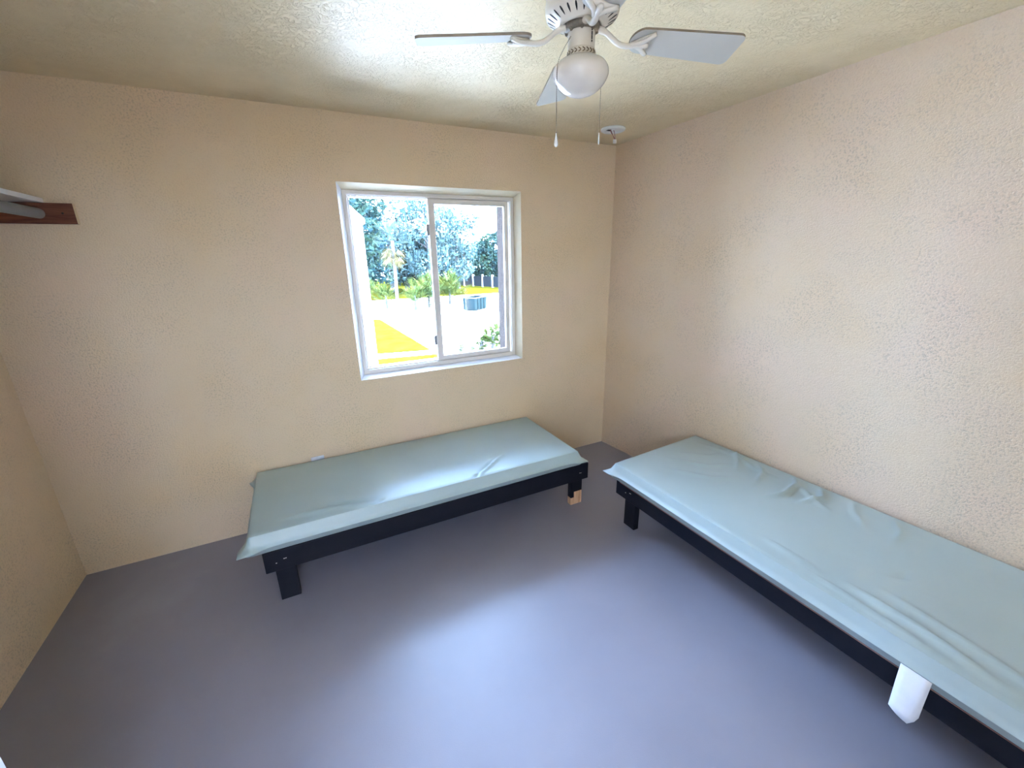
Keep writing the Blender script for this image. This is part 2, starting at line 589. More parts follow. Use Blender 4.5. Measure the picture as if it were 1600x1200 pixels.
# cooling slots in the sloping underside
bm = bmesh.new()
for i in range(26):
    a = 2 * PI * i / 26 + 0.05
    R_ = Matrix.Rotation(a, 4, 'Z') @ Matrix.Translation((0.080, 0, Z(2.2542))) @ Matrix.Rotation(-math.atan2(0.019, 0.034), 4, 'Y')
    n = 10
    top = [bm.verts.new(R_ @ Vector((0.0125 * math.cos(2 * PI * k / n), (0.0024 + 0.0010 * math.cos(2 * PI * k / n)) * math.sin(2 * PI * k / n), -0.0006))) for k in range(n)]
    bot = [bm.verts.new(R_ @ Vector((0.0125 * math.cos(2 * PI * k / n), (0.0024 + 0.0010 * math.cos(2 * PI * k / n)) * math.sin(2 * PI * k / n), 0.004))) for k in range(n)]
    bm.faces.new(top)
    bm.faces.new(bot)
    for k in range(n):
        bm.faces.new((top[k], top[(k + 1) % n], bot[(k + 1) % n], bot[k]))
bmesh.ops.recalc_face_normals(bm, faces=bm.faces[:])
fpart('cooling_slots', bm, M['slot'], parent=hous)['label'] = 'dark cooling slots'

bm = bmesh.new()
lathe(bm, [(0.046, Z(2.247)), (0.047, Z(2.236)), (0.042, Z(2.228)), (0.030, Z(2.226))], 40)
for k in range(8):
    a = k * PI / 4 + 0.2
    m4 = Matrix.Translation((0.040 * math.cos(a), 0.040 * math.sin(a), Z(2.227)))
    bmesh.ops.create_icosphere(bm, subdivisions=1, radius=0.005, matrix=m4)
M['hub'] = mottled('grey_brown_hub', [(0.3, (0.10, 0.085, 0.065)), (0.7, (0.30, 0.26, 0.20))], 60, 0.5)
fpart('flywheel', bm, M['hub'], smooth=True)

bm = bmesh.new()
lathe(bm, [(0.028, Z(2.240)), (0.0350, Z(2.234)), (0.0360, Z(2.230)), (0.0360, Z(2.186)), (0.033, Z(2.182)), (0.0, Z(2.182))], 40)
neck = fpart('switch_housing', bm, M['fanneck'], smooth=True)
# small slots and screws on the neck
for (dz, ln) in ((0.0, 0.002), (-0.008, 0.004), (-0.017, 0.004), (-0.025, 0.002)):
    for aa in (-1.35,):
        bm = bmesh.new()
        p = Vector((0.0362 * math.cos(aa), 0.0362 * math.sin(aa), Z(2.224) + dz))
        box(bm, -0.0012, 0.0012, -0.0015, 0.0008, -ln, ln, mat=Matrix.Translation(p) @ Matrix.Rotation(aa + PI / 2, 4, 'Z'))
        fpart('vent_slot', bm, M['slot'], parent=neck)
# rope-twist fitter ring above the globe
bm = bmesh.new()
lathe(bm, [(0.028, Z(2.188)), (0.0370, Z(2.1875)), (0.0377, Z(2.185)), (0.0367, Z(2.182)), (0.0367, Z(2.174)), (0.0390, Z(2.172)), (0.0390, Z(2.168)), (0.033, Z(2.165))], 48)
fr = fpart('fitter_ring', bm, M['fanneck'], smooth=True)
bm = bmesh.new()
for k in range(22):
    a = 2 * PI * k / 22
    for s, zc in ((1, 2.181), (-1, 2.1755)):
        p = Vector((0.0374 * math.cos(a), 0.0374 * math.sin(a), Z(zc)))
        box(bm, -0.0040, 0.0040, -0.0007, 0.0007, -0.0009, 0.0009,
            mat=Matrix.Translation(p) @ Matrix.Rotation(a + PI / 2, 4, 'Z') @ Matrix.Rotation(s * 0.6, 4, 'Y'))
fpart('leaf_pattern', bm, M['brass'], parent=fr)['label'] = 'dark twisted leaf pattern'

bm = bmesh.new()
GP = [(0.034, 2.170), (0.048, 2.168), (0.062, 2.161), (0.072, 2.151), (0.0765, 2.140), (0.0760, 2.130), (0.071, 2.118), (0.062, 2.106),
      (0.050, 2.095), (0.036, 2.087), (0.020, 2.0825), (0.008, 2.0815), (0.0, 2.0815)]
lathe(bm, [(r, Z(z)) for r, z in GP], 64, cap=False)
gl = fpart('glass_globe', bm, M['globe'], smooth=True)
md = gl.modifiers.new('sub', 'SUBSURF')
md.levels = md.render_levels = 1

# blades and their brackets
BZ = Z(2.222)
DROOP = math.radians(3.3)


def blade_outline():
    pts = []
    r0, r1, w0, w1 = 0.135, 0.438, 0.044, 0.056
    # root: half ellipse, tip: rounded corners
    for k in range(13):
        t = PI / 2 + PI * k / 12
        pts.append((r0 + 0.035 + 0.035 * math.cos(t), w0 * math.sin(t)))
    c = 0.018
    for k in range(7):
        t = -PI / 2 + PI / 2 * k / 6
        pts.append((r1 - c + c * math.cos(t), -w1 + c + c * math.sin(t)))
    for k in range(7):
        t = PI / 2 * k / 6
        pts.append((r1 - c + c * math.cos(t), w1 - c + c * math.sin(t)))
    return pts


def make_blade(ang):
    RZ = Matrix.Rotation(ang, 4, 'Z')
    PT = Matrix.Translation((0, 0, BZ)) @ Matrix.Rotation(DROOP, 4, 'Y') @ Matrix.Rotation(PITCH, 4, 'X')
    T = RZ @ PT
    bm = bmesh.new()
    po = blade_outline()
    lo = [bm.verts.new(T @ Vector((x, y, 0))) for x, y in po]
    hi = [bm.verts.new(T @ Vector((x, y, 0.006))) for x, y in po]
    bm.faces.new(lo[::-1])
    bm.faces.new(hi)
    n = len(po)
    for i in range(n):
        bm.faces.new((lo[i], lo[(i + 1) % n], hi[(i + 1) % n], hi[i])).material_index = 1
    bmesh.ops.recalc_face_normals(bm, faces=bm.faces[:])
    bl = fpart('blade', bm, [M['blade'], M['bladeedge']])
    # cast bracket: curved arm and a three-fingered plate under the blade
    bm = bmesh.new()
    a = RZ @ Vector((0.038, 0, Z(2.238)))
    e = T @ Vector((0.185, 0, -0.008))
    pts = bez(a, RZ @ Vector((0.085, 0.0, Z(2.236))), RZ @ Vector((0.085, 0, BZ - 0.026)), RZ @ Vector((0.135, 0, BZ - 0.020)), 12)
    pts += bez(RZ @ Vector((0.138, 0, BZ - 0.0195)), RZ @ Vector((0.15, 0, BZ - 0.019)), e, e, 4)[1:]
    tube(bm, pts, [0.011] * 3 + [0.0085] * (len(pts) - 6) + [0.009, 0.008, 0.006], 12, flat=0.75)
    for s in (-1, 1):
        fpts = bez(T @ Vector((0.135, 0, -0.010)), T @ Vector((0.165, 0.004 * s, -0.011)), T @ Vector((0.176, 0.022 * s, -0.009)), T @ Vector((0.192, 0.038 * s, -0.005)), 8)
        tube(bm, fpts, [0.008, 0.008, 0.0078, 0.0075, 0.0072, 0.007, 0.007, 0.007, 0.0065], 10, flat=0.7)
    # thin web between the fingers
    web = [(0.140, 0, -0.007), (0.172, 0.026, -0.005), (0.192, 0.040, -0.003), (0.186, 0.018, -0.004), (0.190, 0, -0.004),
           (0.186, -0.018, -0.004), (0.192, -0.040, -0.003), (0.172, -0.026, -0.005)]
    wl = [bm.verts.new(T @ Vector(v)) for v in web]
    wh = [bm.verts.new(T @ Vector((v[0], v[1], -0.0005))) for v in web]
    bm.faces.new(wl[::-1])
    bm.faces.new(wh)
    for i in range(len(web)):
        bm.faces.new((wl[i], wl[(i + 1) % 8], wh[(i + 1) % 8], wh[i]))
    bmesh.ops.recalc_face_normals(bm, faces=bm.faces[:])
    fpart('blade_bracket', bm, M['fan'], smooth=True)


PITCH = math.radians(-13)
A0 = math.radians(158.7)
for k in range(4):
    make_blade(A0 + k * PI / 2)


# pull chains
def pull_chain(pts, pull, flat):
    bm = bmesh.new()
    P = [Vector(p) for p in pts]
    # beads strung along the path
    tot = 0
    for a, b in zip(P, P[1:]):
        d = (b - a).length
        n = max(1, int(d / 0.0042))
        for i in range(n):
            q = a.lerp(b, i / n)
            bmesh.ops.create_icosphere(bm, subdivisions=1, radius=0.0013, matrix=Matrix.Translation(q))
    tube(bm, P, 0.0005, 5)
    e = P[-1]
    bmesh.ops.create_icosphere(bm, subdivisions=1, radius=0.0022, matrix=Matrix.Translation(e))
    ch = fpart('pull_chain', bm, M['brass'])
    bm = bmesh.new()
    prof = [(0.0, 0.0), (0.0012, -0.0005), (0.0018, -0.006), (0.0034, -0.014), (0.0052, -0.022), (0.0058, -0.027), (0.0048, -0.032), (0.0022, -0.0345), (0.0, -0.035)] if not flat else \
        [(0.0, 0.0), (0.0012, -0.0005), (0.0016, -0.004), (0.0019, -0.016), (0.0020, -0.028), (0.0014, -0.031), (0.0, -0.0315)]
    lathe(bm, [(r, z + e.z - 0.001) for r, z in prof], 16, cx=e.x, cy=e.y, cap=False)
    fpart('pull_knob', bm, M['plastic'], parent=ch, smooth=True)['label'] = 'white teardrop pull' if not flat else 'slim white pull'


a1 = math.radians(184)
cx_, cy_ = math.cos(a1), math.sin(a1)
pull_chain([(0.036 * cx_, 0.036 * cy_, Z(2.213)), (0.055 * cx_, 0.055 * cy_, Z(2.187)), (0.0720 * cx_, 0.0720 * cy_, Z(2.160)),
            (0.0790 * cx_, 0.0790 * cy_, Z(2.142)), (0.0800 * cx_, 0.0800 * cy_, Z(2.12)), (0.0800 * cx_, 0.0800 * cy_, Z(1.985))], 0, False)
a2 = math.radians(8)
cx_, cy_ = math.cos(a2), math.sin(a2)
pull_chain([(0.036 * cx_, 0.036 * cy_, Z(2.210)), (0.055 * cx_, 0.055 * cy_, Z(2.183)), (0.0720 * cx_, 0.0720 * cy_, Z(2.160)),
            (0.0790 * cx_, 0.0790 * cy_, Z(2.142)), (0.0800 * cx_, 0.0800 * cy_, Z(2.12)), (0.0800 * cx_, 0.0800 * cy_, Z(2.005))], 0, True)

# ------------------------------------------------------------------ smoke detector base
DX, DY = -0.322, -0.348
det = tag(empty('smoke_detector_base', (DX, DY, H)), 'round white smoke detector base with loose wires, on the ceiling near the corner', 'smoke detector')
bm = bmesh.new()
lathe(bm, [(0.050, 0.0), (0.078, 0.0), (0.080, -0.004), (0.077, -0.012), (0.070, -0.016), (0.056, -0.016), (0.052, -0.012), (0.050, -0.003), (0.050, 0.0)], 48, cap=False)
o = obj('base_ring', bm, M['plastic'], det, smooth=True)
bm = bmesh.new()
lathe(bm, [(0.0, -0.001), (0.0515, -0.001), (0.0515, -0.003), (0.0, -0.003)], 32, cap=False)
obj('junction_opening', bm, M['slot'], det)['label'] = 'dark opening'
bm = bmesh.new()
box(bm, -0.012, 0.052, -0.050, 0.012, -0.012, -0.004)
box(bm, -0.048, -0.016, -0.030, 0.000, -0.010, -0.004)
obj('mounting_plate', bm, M['plastic'], det, bevel=0.003)
bm = bmesh.new()
tube(bm, bez((-0.03, -0.01, -0.003), (-0.04, -0.03, -0.03), (-0.02, -0.03, -0.05), (-0.005, -0.025, -0.070), 12), 0.0016, 6)
tube(bm, bez((-0.005, 0.0, -0.003), (0.0, -0.02, -0.02), (0.004, -0.02, -0.05), (0.002, -0.022, -0.070), 12), 0.0020, 6)
tube(bm, bez((-0.02, 0.01, -0.003), (-0.02, -0.01, -0.04), (-0.01, -0.03, -0.05), (-0.002, -0.022, -0.070), 12), 0.0016, 6)
w_ = obj('wire', bm, M['redwire'], det, smooth=True)
bm = bx(-0.011, 0.009, -0.030, -0.016, -0.092, -0.068)
obj('connector', bm, M['plastic'], w_, bevel=0.002)['label'] = 'white plug connector'

# ------------------------------------------------------------------ closet shelf, rod, cleat
bm = bx(XL + 0.002, -3.180, -0.030, 0.0, 1.838, 1.926)
for f in bm.faces:
    if f.calc_center_median().x > -3.181:
        f.material_index = 1
cl = tag(obj('shelf_cleat', bm, [M['brownwood'], M['wall']]), 'brown stained wooden cleat screwed to the window wall under the shelf', 'bracket')
for x, z in ((-3.222, 1.883), (-3.45, 1.885)):
    bm = bmesh.new()
    lathe(bm, [(0.0, 0.0), (0.0045, 0.0), (0.004, 0.002), (0.0, 0.003)], 12, cap=False)
    for v in bm.verts:
        v.co = Vector((x + v.co.x, -0.0302 - v.co.z, z + v.co.y))
    obj('screw', bm, M['slot'], cl)
tag(obj('closet_shelf', bx(XL + 0.002, -3.283, -1.80, -0.001, 1.9275, 1.948), M['whitepaint'], bevel=0.002), 'white closet shelf board along the left wall, above the rod', 'shelf')
bm = bmesh.new()
tube(bm, [(-3.302, -0.031, 1.881), (-3.302, -0.6, 1.881), (-3.302, -1.2, 1.882), (-3.302, -1.80, 1.882)], 0.0225, 24)
tag(obj('closet_rod', bm, M['steel'], smooth=False, bevel=0.003), 'dull grey metal closet rod under the white shelf', 'clothes rod')


# ------------------------------------------------------------------ beds
def leg_mesh(x0, x1, y0, y1, z0, z1, bare=False):
    bm = bmesh.new()
    if not bare:
        box(bm, x0, x1, y0, y1, z0, z1)
        return bm
    # paint ends in a step: bare wood lower on the left third
    xs = x0 + (x1 - x0) * 0.28
    g = {}

    def vt(x, y, z):
        k = (round(x, 5), round(y, 5), round(z, 5))
        if k not in g:
            g[k] = bm.verts.new(k)
        return g[k]
    zs = [z0, 0.055, 0.098, z1]
    X = [x0, xs, x1]
    for i in range(2):
        for j in range(3):
            a = (X[i], X[i + 1], zs[j], zs[j + 1])
            mi = 1 if (j == 0 or (j == 1 and i == 1)) else 0
            for y in (y0, y1):
                bm.faces.new([vt(a[0], y, a[2]), vt(a[1], y, a[2]), vt(a[1], y, a[3]), vt(a[0], y, a[3])]).material_index = mi
            for x in ((X[0],) if i == 0 else (X[2],)):
                bm.faces.new([vt(x, y0, a[2]), vt(x, y1, a[2]), vt(x, y1, a[3]), vt(x, y0, a[3])]).material_index = mi
        for z, mi in ((z0, 1), (z1, 0)):
            bm.faces.new([vt(X[i], y0, z), vt(X[i + 1], y0, z), vt(X[i + 1], y1, z), vt(X[i], y1, z)]).material_index = mi
    bmesh.ops.recalc_face_normals(bm, faces=bm.faces[:])
    return bm


def bed_frame(loc, rz, length, depth, legoff, label, bare_leg, worn):
    """local x runs along the front, local y into the bed"""
    r = tag(empty('bed_frame', loc, rz), label, 'bed frame', 'low black bed frames')
    zb, zt = 0.185, 0.300
    for y0, y1 in ((0.0, 0.038), (depth - 0.038, depth)):
        ra = obj('side_rail', bx(0, length, y0, y1, zb, zt), M['black'], r, bevel=0.003)
        if y0 == 0.0:
            for cx, cz in ((legoff + 0.012, 0.232), (legoff + 0.048, 0.246), (legoff + 0.056, 0.2465), (length - legoff - 0.03, 0.240), (length - legoff - 0.02, 0.239)):
                obj('screw', bx(cx - 0.003, cx + 0.003, -0.0012, 0.002, cz - 0.0018, cz + 0.0018), M['vinyl'], ra)['label'] = 'bright screw head'
    for x0, x1 in ((0.0, 0.038), (length - 0.038, length)):
        obj('end_rail', bx(x0, x1, 0.0385, depth - 0.0385, zb, zt), M['black'], r, bevel=0.003)
    k = 6
    for i in range(1, k):
        x = length * i / k
        obj('cross_slat', bx(x - 0.045, x + 0.045, 0.0385, depth - 0.0385, zt - 0.040, zt - 0.004), M['black'], r, bevel=0.003)
    for i, (lx, front) in enumerate(((legoff, 1), (length - legoff - 0.09, 1), (legoff, 0), (length - legoff - 0.09, 0))):
        y0, y1 = (0.0125, 0.0505) if front else (depth - 0.0505, depth - 0.0125)
        bare = bare_leg and i == 1
        if front:
            lg = obj('leg', leg_mesh(lx, lx + 0.09, 0.039, 0.077, 0, zt - 0.045, bare) if False else
                     leg_mesh(lx, lx + 0.09, 0.012, 0.050, 0.0, zb - 0.0005, bare), [M['black'], M['pine']], r, bevel=0.002)
        else:
            lg = obj('leg', leg_mesh(lx, lx + 0.09, y0, y1, 0.0, zb - 0.0005), [M['black'], M['pine']], r, bevel=0.002)
        if bare:
            lg['label'] = 'black leg with a bare wood foot'
    if worn:
        obj('edge_strip', bx(0.03, length - 0.03, -0.0012, 0.004, zt - 0.026, zt - 0.022), M['wornedge'], r)['label'] = 'worn bare wood line'
    return r


def smooth01(t):
    t = max(0, min(1, t))
    return t * t * (3 - 2 * t)


def seg_dist(px, py, a, b):
    ax, ay = a
    bx_, by = b
    dx, dy = bx_ - ax, by - ay
    t = max(0, min(1, ((px - ax) * dx + (py - ay) * dy) / (dx * dx + dy * dy)))
    return math.hypot(px - ax - t * dx, py - ay - t * dy), t


def mattress(name, loc, rz, length, width, zbot, zseam, ztop, slope, folds, mat, label, flare=0.0):
    """local x along the front, y from the front edge to the wall"""
    r = tag(empty(name, loc, rz), label, 'mattress', 'vinyl covered mattresses')
    nx, ny = int(length / 0.011), int(width / 0.011)
    bm = bmesh.new()

    def fold(x, y):
        h = 0.0
        for pts, amp, wd in folds:
            best, pos = 9.0, 0.5
            nseg = len(pts) - 1
            for si, (a, b) in enumerate(zip(pts, pts[1:])):
                d, t = seg_dist(x, y, a, b)
                if d < best:
                    best, pos = d, (si + t) / nseg
            if best < wd * 3:
                taper = smooth01(pos / 0.25) * smooth01((1 - pos) / 0.35)
                h += 2.4 * amp * math.exp(-(best / (0.85 * wd)) ** 2) * (0.25 + 0.75 * taper)
        return h

    def ztop_at(x, y):
        ex = min(x, length - x)
        ey = min(y, width - y)
        e = min(ex, ey)
        z = ztop + slope * y / width
        z += 0.005 * smooth01(e / 0.14)
        z -= 0.004 * (1 - smooth01(e / 0.012))
        z += fold(x, y) * smooth01(e / 0.03)
        z += 0.0018 * noise.noise(Vector((x * 5, y * 5, 1.3))) * smooth01(e / 0.05)
        return z
    g = [[bm.verts.new((length * i / nx, width * j / ny, ztop_at(length * i / nx, width * j / ny))) for j in range(ny + 1)] for i in range(nx + 1)]
    for i in range(nx):
        for j in range(ny):
            bm.faces.new((g[i][j], g[i + 1][j], g[i + 1][j + 1], g[i][j + 1]))
    per = [g[i][0] for i in range(nx)] + [g[nx][j] for j in range(ny)] + [g[i][ny] for i in range(nx, 0, -1)] + [g[0][j] for j in range(ny, 0, -1)]

    def outset(v, d, ear):
        x, y = v.co.x, v.co.y
        cx, cy = length / 2, width / 2
        sx = (x - cx) / cx
        sy = (y - cy) / cy
        nxv = (1 if sx > 0 else -1) if abs(sx) > 0.9999 else 0
        nyv = (1 if sy > 0 else -1) if abs(sy) > 0.9999 else 0
        ox, oy = nxv * d, nyv * d
        # corners pull out into little ears
        dc = min(math.hypot(x - a, y - b) for a in (0, length) for b in (0, width))
        k = 0.8 * ear * math.exp(-(dc / 0.045) ** 2)
        ox += k * (1 if sx > 0 else -1) * (1 if nxv else 0.55 * math.exp(-(dc / 0.03)))
        oy += k * (1 if sy > 0 else -1) * (1 if nyv else 0.55 * math.exp(-(dc / 0.03)))
        return x + ox, y + oy
    rings = [per]
    spec = [(0.003, 0.002, lambda z: z - 0.012), (0.012, 0.006, lambda z: zseam + (z - zseam) * 0.42), (0.017, 0.026, lambda z: zseam + 0.004),
            (0.024, 0.036, lambda z: zseam + 0.001), (0.024, 0.036, lambda z: zseam - 0.001), (0.014, 0.022, lambda z: zseam - 0.004), (0.010, 0.004, lambda z: zbot + 0.010), (-0.01, 0.0, lambda z: zbot)]
    s = 0
    for ri, (d, ear, zf) in enumerate(spec):
        rg = []
        for k, v in enumerate(per):
            wob = 0.0
            if 1 <= ri <= 5:
                wob = 0.0035 * noise.noise(Vector((v.co.x * 9, v.co.y * 9, 4.0 if ri in (2, 3, 4, 5) else 9.0)))
            x, y = outset(v, d + wob, ear)
            # against the wall the cover is squashed
            if y > width - 0.001:
                y = min(y, width + 0.012)
            rg.append(bm.verts.new((x, y, zf(v.co.z) + (wob * 0.9 if ri < 6 else 0))))
        rings.append(rg)
    n = len(per)
    per_set = set(per)
    for a, b in zip(rings, rings[1:]):
        for i in range(n):
            bm.faces.new((a[i], b[i], b[(i + 1) % n], a[(i + 1) % n]))
    bm.faces.new(rings[-1])
    for v in bm.verts:
        v.co.y *= 1 + flare * v.co.x / length
    bmesh.ops.recalc_face_normals(bm, faces=bm.faces[:])
    for e in bm.edges:
        if e.verts[0] in per_set and e.verts[1] in per_set:
            e.smooth = False
    obj('cover', bm, mat, r, smooth=True)
    return r


def tag_label(parent, pts_rows, name='care_tag', thick=0.0006, label='white fabric tag'):
    """thin sheet through rows of 3D points"""
    bm = bmesh.new()
    A = [[bm.verts.new(p) for p in row] for row in pts_rows]
    for r0, r1 in zip(A, A[1:]):
        for i in range(len(r0) - 1):
            bm.faces.new((r0[i], r0[i + 1], r1[i + 1], r1[i]))
    o = obj(name, bm, M['paper'], parent, smooth=True)
    md = o.modifiers.new('thick', 'SOLIDIFY')
    md.thickness = thick
    o['label'] = label
    return o


bed_frame((-2.660, -0.735, 0), 0.0, 1.945, 0.705, 0.040, 'low black wooden bed frame under the window, one foot unpainted', True, False)
B1 = mattress('mattress', (-2.700, -0.733, 0), 0.0, 1.892, 0.712, 0.301, 0.343, 0.412, 0.0,
              [([(0.14, 0.085), (0.38, 0.055), (0.60, 0.012)], 0.008, 0.014),
               ([(0.35, 0.110), (0.60, 0.030)], -0.004, 0.020),
               ([(1.18, 0.008), (1.24, 0.05), (1.42, 0.17)], 0.007, 0.010),
               ([(1.20, 0.03), (1.36, 0.16)], -0.004, 0.016),
               ([(0.58, 0.0), (0.64, 0.03)], -0.010, 0.010),
               ([(1.14, 0.0), (1.20, 0.03)], -0.010, 0.010)],
              M['vinyl_a'], 'pale green vinyl mattress on the low bed under the window')
tag_label(B1, [[(0.305, 0.7135, 0.400), (0.383, 0.7135, 0.402)], [(0.305, 0.715, 0.425), (0.383, 0.715, 0.427)], [(0.306, 0.717, 0.432), (0.382, 0.717, 0.434)]],
          label='small white tag at the wall side')

RZ2 = math.radians(-90 + 0.5)
bed_frame((-0.672, -0.975, 0), RZ2, 1.945, 0.705, 0.075, 'low black wooden bed frame along the right wall', False, True)
fo = []
rnd = random.Random(3)
fo += [([(0.10, 0.62), (0.34, 0.66), (0.50, 0.60), (0.62, 0.62)], 0.006, 0.012), ([(0.30, 0.70), (0.40, 0.60), (0.46, 0.50)], 0.008, 0.013),
       ([(0.46, 0.69), (0.56, 0.58), (0.60, 0.45)], 0.007, 0.012), ([(0.66, 0.70), (0.72, 0.62), (0.74, 0.48), (0.70, 0.38)], 0.009, 0.014),
       ([(0.80, 0.70), (0.86, 0.60), (0.82, 0.48)], 0.008, 0.012), ([(0.72, 0.64), (0.84, 0.55), (0.94, 0.52)], 0.006, 0.010),
       ([(0.95, 0.70), (1.0, 0.60), (1.1, 0.5)], 0.005, 0.014), ([(1.10, 0.70), (1.18, 0.60), (1.20, 0.48)], 0.004, 0.013),
       ([(0.16, 0.30), (0.34, 0.42), (0.42, 0.58)], 0.004, 0.018), ([(0.24, 0.20), (0.44, 0.32), (0.52, 0.44)], 0.004, 0.018),
       ([(0.12, 0.40), (0.26, 0.52), (0.30, 0.64)], 0.003, 0.016),
       ([(1.22, 0.10), (1.45, 0.085), (1.66, 0.05)], 0.007, 0.014), ([(1.30, 0.17), (1.55, 0.14), (1.80, 0.09)], 0.005, 0.016),
       ([(1.10, 0.05), (1.35, 0.035), (1.55, 0.02)], 0.005, 0.010), ([(0.9, 0.09), (1.15, 0.08)], 0.004, 0.012),
       ([(1.28, 0.28), (1.31, 0.31), (1.30, 0.35)], -0.004, 0.008)]
B2 = mattress('mattress', (-0.700, -0.985, 0), RZ2, 1.920, 0.716, 0.301, 0.345, 0.412, 0.030, fo, M['vinyl_b'],
              'pale teal wrinkled vinyl mattress on the bed along the right wall', flare=0.075)
# hanging tag near the foot of the right-hand bed
rows = []
for k in range(9):
    t = k / 8
    z = 0.345 - 0.152 * t
    out = -0.028 - 0.014 * t - 0.012 * math.sin(t * PI) * 0.5 - 0.02 * t * t
    x0 = 1.452 + 0.010 * t
    x1 = x0 + 0.080 - 0.006 * t - (0.020 * smooth01((t - 0.8) / 0.2))
    row = []
    for i in range(5):
        s = i / 4
        zz = z - 0.022 * t * s * (1 if t > 0.7 else 0.4)
        row.append((x0 + (x1 - x0) * s, out - 0.006 * math.sin(s * PI) * t, zz))
    rows.append(row)
tag_label(B2, rows, label='white cloth tag hanging from the seam')

# ------------------------------------------------------------------ outdoors (the ground lies one storey below)
G = -3.0
g_ = obj('ground', bx(-60, 120, -60, 200, G - 0.2, G), M['sand'])
struct(g_, 'pale sandy yard far below the window')


def patch(name, pts, z, m, label, cat):
    bm = bmesh.new()
    lo = [bm.verts.new((x, y, G + 0.001)) for x, y in pts]
    hi = [bm.verts.new((x, y, G + z)) for x, y in pts]
    bm.faces.new(hi)
    bm.faces.new(lo[::-1])
    n = len(pts)
    for i in range(n):
        bm.faces.new((lo[i], lo[(i + 1) % n], hi[(i + 1) % n], hi[i]))
    bmesh.ops.recalc_face_normals(bm, faces=bm.faces[:])
    return tag(obj(name, bm, m), label, cat, kind='stuff')


patch('lawn', [(-0.2, 31.0), (2.81, 31.2), (3.28, 30.9), (3.50, 18.2), (-0.6, 19.0)], 0.05, M['grass'], 'bright triangular lawn seen through the left pane', 'grass')
patch('grass_strip', [(-0.8, 17.6), (3.7, 16.9), (3.7, 13.5), (-0.8, 14.0)], 0.05, M['grass'], 'narrow grass strip below the triangular lawn, nearest the window', 'grass')
patch('far_lawn', [(-5, 47), (40, 47), (60, 60), (60, 90), (-5, 90)], 0.05, M['grass'], 'distant lawn in front of the trees and fence', 'grass')


def wing_house():
    r = tag(empty('house', (-3.85, 7.0, G)), 'white sided house wing with a sloping roof, outside the left pane', 'house')
    X1 = -0.86
    W = 6.0
    bm = bmesh.new()
    prof = [(X1, G), (X1, 2.40), (X1 - W / 2, 2.40 + 0.95 * W / 2), (X1 - W, 2.40), (X1 - W, G)]
    a = [bm.verts.new((x, 7.0, z)) for x, z in prof]
    b = [bm.verts.new((x, 12.0, z)) for x, z in prof]
    bm.faces.new(a)
    bm.faces.new(b[::-1])
    for i in range(5):
        bm.faces.new((a[i], a[(i + 1) % 5], b[(i + 1) % 5], b[i]))
    bmesh.ops.recalc_face_normals(bm, faces=bm.faces[:])
    o = obj('wall', bm, M['siding'])
    o.parent = r
    o.matrix_parent_inverse = Matrix.Translation(-Vector(r.location))
    bm = bmesh.new()
    for s in (0, 1):
        e = prof[1] if s == 0 else prof[3]
        t = prof[2]
        ex = e[0] + (0.06 if s == 0 else -0.06)
        ez = e[1] - 0.06
        q = [(ex, 6.93, ez), (t[0], 6.93, t[1]), (t[0], 12.3, t[1]), (ex, 12.3, ez)]
        lo = [bm.verts.new(v) for v in q]
        hi = [bm.verts.new((v[0], v[1], v[2] + 0.10)) for v in q]
        bm.faces.new(lo)
        bm.faces.new(hi)
        for i in range(4):
            bm.faces.new((lo[i], lo[(i + 1) % 4], hi[(i + 1) % 4], hi[i]))
    bmesh.ops.recalc_face_normals(bm, faces=bm.faces[:])
    o = obj('roof', bm, M['roofing'])
    o.parent = r
    o.matrix_parent_inverse = Matrix.Translation(-Vector(r.location))
    bm = bx(X1 - 0.10, X1 + 0.012, 6.985, 7.10, G, 2.36)
    o = obj('corner_trim', bm, M['whitepaint'])
    o.parent = r
    o.matrix_parent_inverse = Matrix.Translation(-Vector(r.location))


wing_house()


def leaf_quads(bm, c, rad, n, size, rnd, droop=0.0, mi=0):
    for _ in range(n):
        while True:
            d = Vector((rnd.uniform(-1, 1), rnd.uniform(-1, 1), rnd.uniform(-1, 1)))
            if 0.05 < d.length < 1:
                break
        u = d.normalized() * (d.length ** 0.35)
        p = Vector((c[0] + u.x * rad[0], c[1] + u.y * rad[1], c[2] + u.z * rad[2]))
        s = size * rnd.uniform(0.5, 1.3)
        a = Vector((rnd.gauss(0, 1), rnd.gauss(0, 1), rnd.gauss(0, 0.6))).normalized()
        b = a.cross(Vector((rnd.gauss(0, 1), rnd.gauss(0, 1), rnd.gauss(0, 1)))).normalized()
        a = a * s
        b = b * s * 0.55
        if droop and rnd.random() < droop:
            a = Vector((rnd.gauss(0, .08), rnd.gauss(0, .08), -1)) * s * 1.6
            b = Vector((rnd.gauss(0, 1), rnd.gauss(0, 1), 0)).normalized() * s * 0.18
        v = [bm.verts.new(p - a), bm.verts.new(p - a * 0.1 + b), bm.verts.new(p + a), bm.verts.new(p - a * 0.1 - b)]
        bm.faces.new(v).material_index = mi


